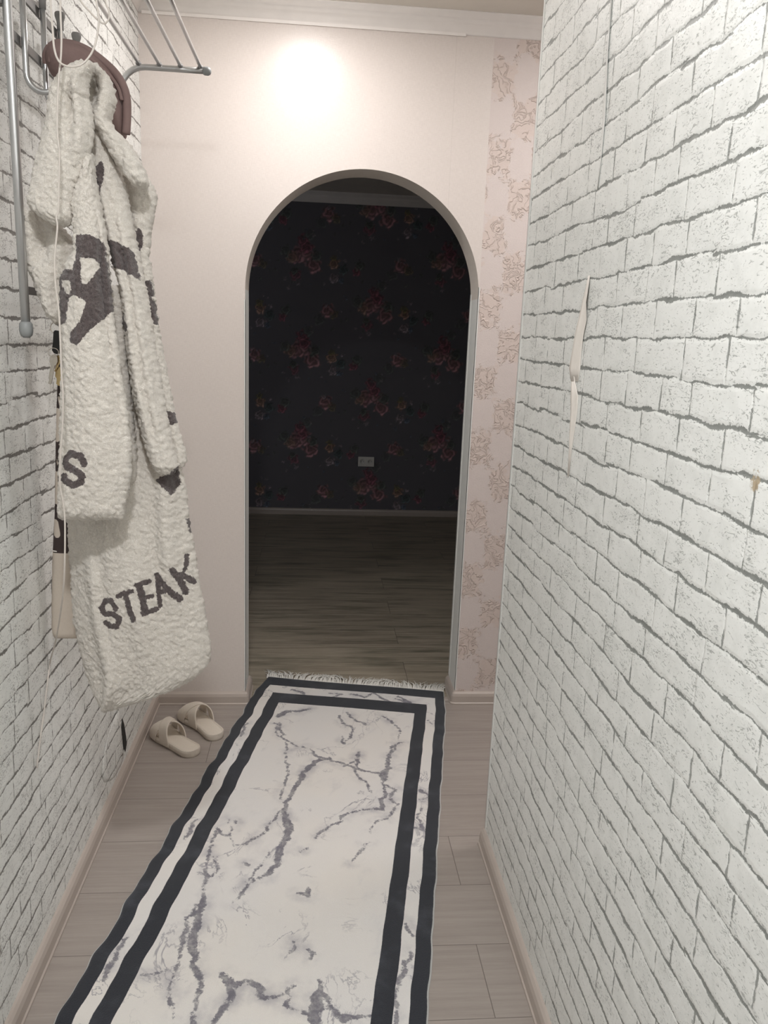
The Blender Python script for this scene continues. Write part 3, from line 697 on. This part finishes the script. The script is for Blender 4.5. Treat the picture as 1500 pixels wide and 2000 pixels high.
# ------------------------------------------------------------------ coat rack
XW = XL
YP, YQ = 1.655, 2.52
rack = thing('coat_rack', 'grey tubular wall coat rack with bar shelf and hooks on the left brick wall', 'coat rack', (XW, (YP+YQ)/2, 1.5))
arm_a = onY(405, 139, YQ); arm_b = onY(262, 128, YQ); zs = arm_a.z
Xp = XW+0.062
def post(Y):
    bm = bmesh.new()
    pts = [(Xp, Y, 1.485), (Xp, Y, 1.8), (Xp, Y, zs-.10)] + [(Xp+.07*(1-math.cos(a)), Y, zs-.07+.07*math.sin(a)) for a in np.linspace(0.0, PI/2, 7)] + [(Xp+.16, Y, zs), (arm_a.x-.004, Y, zs)]
    tube(bm, pts, 0.0085, 16); o = link('side_tube', bm, MAT['metal'], rack)
    bm = bmesh.new(); lathe(bm, (Xp, Y, 1.505), (0, 0, -1), [(0, .0095), (.004, .0125), (.018, .013), (.026, .011), (.031, .006)], 16); link('end_cap', bm, MAT['cap_l'], rack)
    bm = bmesh.new(); lathe(bm, (arm_a.x-.012, Y, zs), (1, 0, 0), [(0, .0095), (.004, .0115), (.014, .012), (.020, .009), (.023, .004)], 16); link('end_cap', bm, MAT['cap_l'], rack)
    for z in (2.07,):
        bm = bmesh.new(); box(bm, XW+.0005, Xp-.006, Y-.010, Y+.010, z-.006, z+.006); lathe(bm, (XW+.0006, Y, z), (1, 0, 0), [(0, .018), (.004, .018), (.006, .014)], 20); link('wall_bracket', bm, MAT['metal_flat'], rack, False)
post(YP); post(YQ)
for px in (271, 312, 353, 392):
    p = onY(px, 130, YQ); bm = bmesh.new(); tube(bm, [(p.x, YP-.012, zs+.008), (p.x, YQ+.012, zs+.008)], 0.0050, 12); link('shelf_bar', bm, MAT['metal'], rack)
    for Y in (YP, YQ):
        bm = bmesh.new(); lathe(bm, (p.x, Y-.008, zs+.0075), (0, 1, 0), [(0, .0075), (.016, .0075)], 12); link('clip', bm, MAT['cap'], rack)
for z in (2.118, 2.027):
    bm = bmesh.new(); box(bm, Xp-.008, Xp-.003, YP, YQ, z-.009, z+.009); link('hook_rail', bm, MAT['metal_flat'], rack, False, .001)
bm = bmesh.new(); box(bm, Xp-.008, Xp-.003, YP, YQ, 1.558, 1.574); link('hook_rail', bm, MAT['metal_flat'], rack, False, .001)
def hook(Y):
    x = Xp+.004
    bm = bmesh.new()
    pts = [(x, Y, 2.145), (x, Y, 2.0)] + [(x+.032-.032*math.cos(a), Y, 1.972-.032*math.sin(a)) for a in np.linspace(0, PI*.62, 9)] + [(x+.078, Y, 1.958)]
    tube(bm, pts, .0058, 14); h = link('hook', bm, MAT['metal'], rack)
    bm = bmesh.new(); lathe(bm, (x, Y, 2.125), (0, 0, 1), [(0, .0068), (.016, .0072), (.026, .0105), (.032, .0108), (.035, .009)], 16); link('hook_cap', bm, MAT['cap'], h)
    bm = bmesh.new(); lathe(bm, (x+.066, Y, 1.951), (.85, 0, .52), [(0, .0078), (.022, .0085), (.026, .006)], 14); link('hook_cap', bm, MAT['cap'], h)
for Y in (1.725, 1.843, 1.957, 2.077): hook(Y)
def low_hook(Y):
    bm = bmesh.new(); x = Xp+.0
    pts = [(x, Y, 1.60), (x, Y, 1.54)] + [(x+.026-.026*math.cos(a), Y, 1.522-.026*math.sin(a)) for a in np.linspace(0, PI*.65, 8)] + [(x+.056, Y, 1.512)]
    tube(bm, pts, .0045, 12); h = link('hook', bm, MAT['metal'], rack)
    bm = bmesh.new(); lathe(bm, (x+.048, Y, 1.5065), (.85, 0, .5), [(0, .0065), (.018, .007), (.022, .005)], 12); link('hook_cap', bm, MAT['cap'], h)
for Y in (1.83, 2.05, 2.25): low_hook(Y)

# ------------------------------------------------------------------ cloth panels
def worley(P, size, seed):
    """F1 of jittered 3-D cells, returns distance in cell units and cell id noise"""
    Q = P/size; C = np.floor(Q).astype(np.int64); best = np.full(len(P), 9.0); sec = np.full(len(P), 9.0)
    for i in (-1, 0, 1):
        for j in (-1, 0, 1):
            for k in (-1, 0, 1):
                c = C+np.array([i, j, k])
                h = (c[:, 0]*73856093) ^ (c[:, 1]*19349663) ^ (c[:, 2]*83492791) ^ seed
                def hh(s): return (((h*(2654435761+s*97)) >> 7) & 0xFFFF)/65535.0
                d = np.sqrt((c[:, 0]+hh(1)-Q[:, 0])**2+(c[:, 1]+hh(2)-Q[:, 1])**2+(c[:, 2]+hh(3)-Q[:, 2])**2)
                sec = np.minimum(sec, np.maximum(best, d)); best = np.minimum(best, d)
    return best, sec
def cloth_panel(name, rows, Yc, th, mat, parent, folds=(), dents=(), res=0.0027, fluff=0.0070, tuft=0.0088, marks=None, seed=1, backth=0.55, power=0.5, tilt=0.0):
    """rows: (py, px left, px right[, dy, thickness factor]); a closed, thick hanging piece of cloth"""
    rows = [tuple(r)+(0.0, 1.0)[len(r)-3:] if len(r) < 5 else tuple(r) for r in rows]
    rows = np.array(rows, float)
    v0, v1 = rows[0, 0], rows[-1, 0]
    hpx = FPX/Yc*1.05
    nv = int((v1-v0)/hpx/res)+2
    vv = np.linspace(v0, v1, nv)
    A = [np.interp(vv, rows[:, 0], rows[:, k]) for k in range(1, 5)]
    ker = np.hanning(int(max(5, 14/(vv[1]-vv[0])))|1); ker /= ker.sum(); h2 = len(ker)//2
    def sm(a):
        p = np.concatenate([2*a[0]-a[h2:0:-1], a, 2*a[-1]-a[-2:-h2-2:-1]]); return np.convolve(p, ker, 'valid')
    A = [sm(a) for a in A]
    wmax = (A[1]-A[0]).max()/hpx
    nf = max(10, int(wmax/res)); nb = max(8, nf//2)
    tf = np.linspace(0, 1, nf); tb = np.linspace(1, 0, nb+2)[1:-1]
    T = np.concatenate([tf, tb]); back = np.concatenate([np.zeros(nf, bool), np.ones(nb, bool)])
    xl, xr, dy, tk = [a[:, None] for a in A]
    px = xl+(xr-xl)*T[None]; py = np.repeat(vv[:, None], len(T), 1)
    d = FPX*F_[None, None]+(px-750)[..., None]*R_-(py-1000)[..., None]*U_
    Yb = Yc+dy+0*px+tilt*(T[None]-.5)
    t = Yb/d[..., 1]
    X = t*d[..., 0]; Z = CAMH+t*d[..., 2]
    endt = np.clip(np.minimum(vv-v0, v1-vv)/hpx/(th*.8), 0.0, 1)
    endt = np.sqrt(1-(1-endt)**2)[:, None]
    prof = np.clip(1-np.abs(2*T-1)**2.6, 0, 1)**power
    off = np.where(back[None], backth*th*tk*endt*prof[None], -th*tk*endt*prof[None])
    for (c0, c1, amp, w_, va, vb) in folds:     # ridge running from fraction c0 at top to c1 at the bottom, active between rows va..vb
        f = (py-va)/max(vb-va, 1); act = np.clip(np.minimum(f, 1-f)*5+.0, 0, 1)
        cc = c0+(c1-c0)*np.clip(f, 0, 1)
        off = off-np.where(back[None], -.4, 1)*amp*act*np.exp(-((T[None]-cc)/w_)**2)*np.clip(prof[None]*1.5, 0, 1)
    for (qx, qy, rx, ry, dep) in dents:
        e = np.exp(-(((px-qx)/rx)**2+((py-qy)/ry)**2)); off = off+np.where(back[None], 0, 1)*dep*e
    Y = Yb+off
    P = np.stack([X, Y, Z], -1)
    # normals from finite differences
    du = np.roll(P, -1, 1)-np.roll(P, 1, 1); dv_ = np.gradient(P, axis=0)
    N = np.cross(du, dv_); N /= np.linalg.norm(N, axis=-1, keepdims=True)+1e-12
    ctr = P.mean(1, keepdims=True)
    if ((P-ctr)*N).sum() < 0: N = -N
    fl = P.reshape(-1, 3)
    if fluff > 0:
        w1 = fl+0.003*np.stack([np.sin(fl[:, 2]*400+seed), np.sin(fl[:, 0]*380), np.sin(fl[:, 0]*300+fl[:, 2]*210)], 1)
        f1, f2 = worley(w1, tuft, seed); g1, g2 = worley(fl+.5, tuft*2.6, seed+5)
        disp = fluff*(0.75-f1)+fluff*.22*(.7-g1)
    else:
        g1, g2 = worley(fl, .05, seed); disp = .0015*(.6-g1)
    fl = fl+N.reshape(-1, 3)*disp[:, None]
    fl[:, 0] = np.maximum(fl[:, 0], XL+.004)
    n, m = px.shape; idx = np.arange(n*m).reshape(n, m)
    nx = np.roll(idx, -1, 1)
    f = np.stack([idx[:-1].ravel(), idx[1:].ravel(), nx[1:].ravel(), nx[:-1].ravel()], 1).tolist()
    f.append(idx[0].tolist()); f.append(idx[-1].tolist()[::-1])
    attrs = {}
    mk = np.full(n*m, 30.0)
    if marks:
        q = np.stack([px.ravel(), py.ravel()], 1); mk = marks(q)
        mk[np.tile(back, n)] = 30.0
    attrs['ink'] = mk
    return from_arrays(name, fl, f, mat, parent, True, attrs)

def sherpa_material():
    g = G('cream_sherpa', 0.95, 0.15)
    P, x, y, z = g.pos()
    ink = g.attr('ink')
    n = g.noise(P, 160, 3, .7)
    e = g.add(ink, g.mul(g.sub(n, .5), 9.0))
    m = g.sub(1.0, g.ramp(e, -0.6, 0.8))
    curl = g.noise(P, 330, 3, .6, 1.6)
    base = g.mix(g.ramp(curl, .3, .7), (0.66, 0.605, 0.535), (0.85, 0.805, 0.745))
    dk = g.mix(g.ramp(curl, .3, .7), (0.062, 0.048, 0.047), (0.155, 0.125, 0.122))
    g.color(g.mix(m, base, dk))
    g.bump(curl, 0.75, 0.004)
    g.b.inputs['Sheen Weight'].default_value = 0.35; g.b.inputs['Sheen Roughness'].default_value = 0.5
    g.b.inputs['Subsurface Weight'].default_value = 0.0
    return g.m
MAT['sherpa'] = sherpa_material()
c2 = lambda L, oy=400: [(x/3.3333, oy+y/3.3333) for x, y in L]
def strokes(*ls):
    def f(q):
        d = np.full(len(q), 30.0)
        for l, r in ls: d = np.minimum(d, seg_dist(q, l, [r]*len(l)))
        return d
    return f
def mk_D(q):
    d = poly_sd(q, c2([(530, 205), (610, 208), (690, 255), (705, 400), (742, 690), (640, 795), (540, 915), (480, 890), (495, 835), (560, 760), (600, 635), (520, 590), (480, 615), (465, 770), (395, 785), (395, 455), (440, 422), (510, 435), (528, 360)]))
    h1 = poly_sd(q, c2([(560, 355), (640, 360), (665, 405), (632, 480), (600, 525), (568, 515), (565, 420)]))
    h2 = poly_sd(q, c2([(430, 495), (500, 500), (505, 560), (488, 590), (455, 570), (430, 530)]))
    d = np.maximum(d, np.maximum(-h1, -h2))
    s = strokes((c2([(585, 165), (560, 115), (490, 105), (455, 150), (470, 195), (530, 215), (570, 240), (560, 285), (510, 305), (450, 280), (445, 255)], 850), 6.8))(q)
    return np.minimum(d, s)
def mk_F(q):
    a = poly_sd(q, c2([(690, 1065), (710, 1110), (700, 1190), (690, 1260), (692, 1400), (705, 1560), (712, 1700), (690, 1620), (670, 1420), (640, 1300), (622, 1190), (640, 1130)], 0))
    b = poly_sd(q, c2([(712, 232), (790, 255), (880, 310), (905, 400), (925, 500), (860, 450), (760, 410), (738, 385)]))
    c = poly_sd(q, c2([(815, 660), (830, 740), (868, 790), (848, 835), (815, 800)]))
    e = poly_sd(q, c2([(1050, 255), (1100, 245), (1160, 195), (1180, 300), (1135, 372), (1095, 310)], 850))
    return np.minimum(np.minimum(a, b), np.minimum(c, e))
def mk_J(q):
    d = np.full(len(q), 30.0)
    for p in ([(875, 220), (920, 155), (942, 190), (947, 260), (915, 348), (885, 280)], [(935, 510), (990, 490), (1005, 600), (960, 608)], [(985, 600), (1012, 640), (1030, 785), (1000, 775), (980, 660)], [(1098, 1335), (1140, 1348), (1160, 1415), (1118, 1430)]):
        d = np.minimum(d, poly_sd(q, c2(p)))
    return d
def mk_H(q):
    L = [([(800, 1065), (775, 1018), (735, 1022), (705, 1065), (725, 1105), (785, 1100), (825, 1130), (805, 1178), (765, 1180), (735, 1155)], 4.6),
         ([(815, 985), (905, 952)], 4.0), ([(862, 968), (885, 1050), (912, 1130)], 5.0),
         ([(930, 918), (1000, 905)], 4.0), ([(945, 925), (965, 1000), (980, 1098)], 5.0), ([(980, 1098), (1045, 1085)], 4.0), ([(965, 1005), (1020, 1000)], 3.6),
         ([(1050, 872), (1058, 960), (1068, 1065)], 4.2), ([(1050, 872), (1110, 950), (1190, 1028)], 5.2), ([(1060, 985), (1125, 965)], 3.6),
         ([(1145, 832), (1185, 900), (1222, 992)], 4.8), ([(1225, 765), (1222, 830), (1192, 890)], 3.6), ([(1200, 880), (1268, 935)], 4.4)]
    d = strokes(*[(c2(l, 850), r+.6) for l, r in L])(q)
    e = poly_sd(q, c2([(1045, 262), (1160, 195), (1182, 300), (1135, 372), (1095, 310)], 850))
    f = poly_sd(q, c2([(1212, 535), (1245, 540), (1262, 640), (1235, 630)], 850))
    h = poly_sd(q, c2([(1285, 830), (1305, 850), (1310, 930), (1292, 900)], 850))
    return np.minimum(np.minimum(d, e), np.minimum(f, h))

robe = thing('sherpa_robe', 'cream sherpa fleece robe with dark grey lettering hanging from the coat rack', 'robe', (-0.45, 1.75, 0.65))
cp = lambda *a, **k: cloth_panel(*a, **k)
cp('body', [(560, 170, 285), (700, 170, 306), (800, 160, 325), (900, 140, 350), (950, 132, 363), (1010, 131, 369), (1050, 133, 375), (1100, 136, 384), (1150, 139, 392), (1200, 142, 401), (1240, 150, 408), (1265, 156, 411), (1290, 163, 409), (1308, 168, 398), (1325, 174, 375), (1340, 180, 345), (1352, 186, 312), (1363, 192, 275), (1373, 198, 243), (1382, 204, 226)],
   1.765, 0.045, MAT['sherpa'], robe, folds=[(.62, .50, .030, .10, 640, 1330), (.93, .80, .022, .07, 620, 1200), (.42, .30, .018, .09, 960, 1400), (.22, .26, .020, .05, 1050, 1400)], dents=[(270, 900, 14, 240, .020), (150, 1100, 20, 130, .012)], marks=mk_H, seed=11)
cp('back_panel', [(325, 232, 262), (345, 240, 285), (362, 246, 299), (385, 252, 307), (420, 258, 301), (450, 262, 294), (500, 268, 291), (560, 280, 300), (630, 288, 308), (700, 298, 320), (770, 308, 334), (850, 322, 352), (885, 330, 364), (905, 340, 362), (912, 346, 354)],
   1.745, 0.022, MAT['sherpa'], robe, marks=mk_J, seed=12)
cp('sleeve', [(235, 183, 200), (270, 183, 212), (320, 180, 232), (380, 193, 247), (450, 208, 262), (520, 224, 276), (570, 238, 286), (640, 245, 298), (700, 251, 307), (770, 261, 319), (840, 277, 331), (890, 291, 343), (912, 302, 349), (926, 314, 336)],
   1.70, 0.034, MAT['sherpa'], robe, folds=[(.25, .35, .012, .12, 300, 900), (.7, .72, .010, .1, 400, 900)], marks=mk_F, seed=13)
cp('front_edge', [(405, 45, 60), (425, 43, 100), (450, 43, 125), (480, 46, 150), (510, 53, 150), (540, 64, 148), (570, 75, 145), (600, 87, 140), (620, 98, 134), (632, 108, 128)],
   1.685, 0.030, MAT['sherpa'], robe, dents=[(88, 470, 17, 42, .030), (118, 560, 9, 60, .012)], seed=14)
cp('inner_edge', [(560, 214, 236), (600, 216, 246), (700, 226, 250), (800, 236, 258), (900, 245, 268), (945, 240, 262)],
   1.715, 0.020, MAT['sherpa'], robe, seed=19)
cp('sleeve', [(300, 172, 180), (330, 168, 183), (365, 152, 188), (400, 143, 196), (450, 146, 206), (490, 146, 210), (520, 130, 212), (545, 121, 215), (620, 121, 222), (700, 122, 233), (800, 120, 248), (870, 118, 256), (920, 116, 256), (970, 115, 248), (1003, 114, 242), (1013, 116, 240)],
   1.635, 0.030, MAT['sherpa'], robe, folds=[(.5, .45, .010, .25, 420, 1000), (.85, .9, -.010, .06, 380, 900)], marks=mk_D, seed=15, power=.42)
cp('hood', [(122, 172, 182), (132, 166, 196), (150, 166, 213), (175, 168, 223), (200, 172, 226), (220, 179, 220), (240, 187, 215), (260, 196, 229), (280, 206, 250), (300, 217, 266), (320, 229, 277), (340, 243, 285), (358, 258, 290), (368, 272, 288)],
   1.67, 0.034, MAT['sherpa'], robe, dents=[(186, 174, 13, 34, .060), (245, 310, 8, 40, .008)], seed=16)
cp('collar', [(122, 158, 180), (130, 146, 182), (142, 128, 178), (156, 111, 173), (175, 102, 171), (200, 95, 175), (225, 93, 181), (245, 90, 184), (280, 80, 181), (320, 70, 173), (345, 65, 164), (370, 61, 151), (392, 55, 145), (405, 60, 143), (420, 76, 142), (432, 98, 140), (440, 112, 134)],
   1.625, 0.028, MAT['sherpa'], robe, folds=[(.75, .85, .012, .10, 130, 330)], dents=[(146, 205, 8, 40, .014)], seed=17)

# suede hat behind the hood
hat = thing('suede_hat', 'mauve-brown suede hat with a stitched rim hung behind the robe hood', 'hat', (-0.47, 1.80, 1.95))
cloth_panel('crown', [(82, 112, 124), (86, 102, 142), (92, 96, 162), (100, 92, 178), (112, 89, 196), (126, 91, 213), (145, 99, 231), (165, 118, 241), (190, 150, 248), (220, 175, 250), (250, 205, 248), (266, 228, 247), (273, 238, 245)],
            1.80, 0.055, MAT['suede'], hat, fluff=0, seed=3, res=.006, power=.6)
rim_px = [(92, 125), (91, 108), (99, 93), (117, 85), (148, 89), (178, 103), (205, 123), (226, 144), (240, 167), (247, 192), (248, 225), (246, 262)]
bm = bmesh.new(); tube(bm, spline([onY(x, y, 1.790-0.004*min(i, 4)) for i, (x, y) in enumerate(rim_px)], 6), .0085, 10); link('rim', bm, MAT['suede'], hat)
sp = [(97, 122), (99, 107), (108, 97), (124, 94), (148, 99), (174, 113), (199, 133), (219, 153), (232, 174), (238, 196)]
bm = bmesh.new(); tube(bm, spline([onY(x, y, 1.752+0.012*abs(i-4.5)/4.5) for i, (x, y) in enumerate(sp)], 6), .0035, 8); link('seam', bm, MAT['suede'], hat)

# patched coat hanging behind the robe
def patch_mat():
    g = G('patched_cloth', .7, .3); e = g.attr('ink'); P, x, y, z = g.pos()
    m = g.sub(1.0, g.ramp(e, -0.6, 0.6))
    c = g.mix(g.noise(P, 200, 3), (0.56, 0.49, 0.42), (0.62, 0.55, 0.475))
    g.color(g.mix(m, c, (0.052, 0.038, 0.036))); g.bump(g.noise(P, 300, 3), .2, .001); return g.m
def mk_K(q):
    d = np.where(q[:, 1] < 1076, -10.0, 10.0)
    d = np.minimum(np.abs(q[:, 1]-1076), 10)*np.sign(d)
    for l, r in (([(116, 802), (116, 855)], 6.5), ([(120, 775), (124, 790)], 3), ([(114, 890), (117, 905)], 1.5), ([(113, 922), (114, 978)], 4.5), ([(112, 1018), (116, 1040)], 7), ([(140, 830), (150, 960)], 12)):
        d = np.maximum(d, -seg_dist(q, l, [r]*len(l)))
    return d
coat = thing('patched_coat', 'beige coat with dark brown patches hanging between robe and brick wall', 'coat', (-0.57, 1.86, 0.85))
cloth_panel('coat_body', [(640, 122, 150), (700, 116, 160), (760, 112, 165), (850, 109, 170), (1000, 107, 175), (1075, 103, 175), (1180, 101, 172), (1225, 101, 168), (1240, 103, 164), (1247, 108, 158)],
            1.86, 0.022, patch_mat(), coat, fluff=0, seed=4, res=.005, marks=mk_K, power=.4)
bm = bmesh.new(); tube(bm, spline([onY(x, y, 1.848) for x, y in ((101, 1234), (112, 1238), (130, 1240), (158, 1241))], 5), .0018, 8); link('hem', bm, MAT['paper'], coat)
bm = bmesh.new(); tube(bm, spline([onY(x, y, 1.842) for x, y in ((103, 1076), (112, 1077), (122, 1076), (150, 1076))], 5), .0014, 8); link('seam', bm, MAT['paper'], coat)

# keys
ky = 1.80
keys = thing('key_bunch', 'bunch of brass and steel keys on a black fob beside the robe', 'keys', onY(110, 632, ky))
def flat(name, outline, Y, th, mat, parent=keys, bevel=.0006):
    bm = bmesh.new(); P = [onY(x, y, Y) for x, y in outline]
    A = [bm.verts.new((p.x, Y-th/2, p.z)) for p in P]; B = [bm.verts.new((p.x, Y+th/2, p.z)) for p in P]; n = len(P)
    bm.faces.new(A[::-1]); bm.faces.new(B)
    for k in range(n): bm.faces.new((A[k], A[(k+1) % n], B[(k+1) % n], B[k]))
    return link(name, bm, mat, parent, False, bevel)
c = onY(108, 640, ky)
bm = bmesh.new(); tube(bm, [(c.x+.010*math.cos(a), ky+.003*math.sin(a), c.z+.012*math.sin(a)) for a in np.linspace(0, 2*PI, 24, False)], .0011, 8, closed=True); link('ring', bm, MAT['steel'], keys)
flat('fob', [(105, 648), (108, 645), (116, 646), (119, 655), (118, 688), (113, 692), (106, 690), (102, 684), (104, 668)], ky-.004, .006, MAT['black'])
c = onY(107, 688, ky)
bm = bmesh.new(); tube(bm, [(c.x+.011*math.cos(a), ky-.010+.003*math.sin(a), c.z+.009*math.sin(a)) for a in np.linspace(0, 2*PI, 24, False)], .0010, 8, closed=True); link('ring', bm, MAT['steel'], keys)
flat('key', [(98, 697), (101, 693), (108, 692), (112, 697), (113, 706), (110, 713), (107, 714), (101, 749), (98, 751), (94, 749), (96, 742), (95, 738), (99, 714), (97, 706)], ky-.012, .0022, MAT['steel'])
flat('key', [(106, 697), (112, 693), (117, 695), (119, 706), (115, 714), (114, 716), (108, 726), (106, 725), (110, 714), (105, 706)], ky-.006, .0022, MAT['brass'])
flat('key', [(109, 716), (118, 717), (121, 728), (119, 752), (115, 754), (110, 750), (111, 740), (108, 735)], ky-.001, .0022, MAT['brass'])

# ------------------------------------------------------------------ white cable looped over the rack and down the wall
cab = thing('white_cable', 'thin white cable looped over the rack and hanging down past the robe', 'cable', (-0.45, 1.5, 1.4))
yc = 1.55
bm = bmesh.new()
def wall_pt(x, y): p = onX(x, y, XL+.005); return p
long_pts = [onY(117, -60, yc), onY(118, 20, yc), onY(120, 70, yc), onY(119, 110, yc), onY(115, 150, yc), onY(112, 210, yc), onY(112, 260, yc), onY(116, 300, yc), onY(115, 360, yc), onY(114, 410, yc), onY(110, 425, yc), onY(112, 445, yc), onY(107, 500, yc), onY(108, 550, yc), onY(115, 610, yc), onY(118, 670, yc), onY(120, 730, yc), onY(123, 770, yc), onY(122, 830, yc), onY(118, 890, yc), onY(117, 945, yc), onY(124, 985, yc), onY(127, 1030, yc), onY(126, 1110, yc), onY(123, 1160, yc+.02), onY(116, 1210, yc+.07), onY(108, 1255, yc+.14), wall_pt(98, 1292), wall_pt(93, 1330), wall_pt(86, 1390), wall_pt(79, 1440), wall_pt(72, 1500)]
tube(bm, spline(long_pts, 6), .0018, 8); link('cord', bm, MAT['cable'], cab)
bm = bmesh.new()
loop = [onY(96, -60, yc), onY(99, 10, yc), onY(103, 60, yc-.004), onY(106, 95, yc-.008), onY(114, 118, yc-.010), onY(127, 128, yc-.012), onY(145, 130, yc-.012), onY(162, 124, yc-.01), onY(178, 105, yc-.006), onY(188, 78, yc), onY(193, 40, yc), onY(188, 0, yc), onY(180, -60, yc)]
tube(bm, spline(loop, 6), .0018, 8); link('cord', bm, MAT['cable'], cab)
bm = bmesh.new()
loop = [onY(140, -40, yc+.03), onY(158, 2, yc+.03), onY(175, 22, yc+.03), onY(190, 38, yc+.03), onY(203, 46, yc+.03), (onY(212, 38, yc+.03)), onY(213, 22, yc+.03), onY(207, 5, yc+.03), onY(200, -40, yc+.03)]
tube(bm, spline(loop, 6), .0016, 8); link('cord', bm, MAT['cable'], cab)
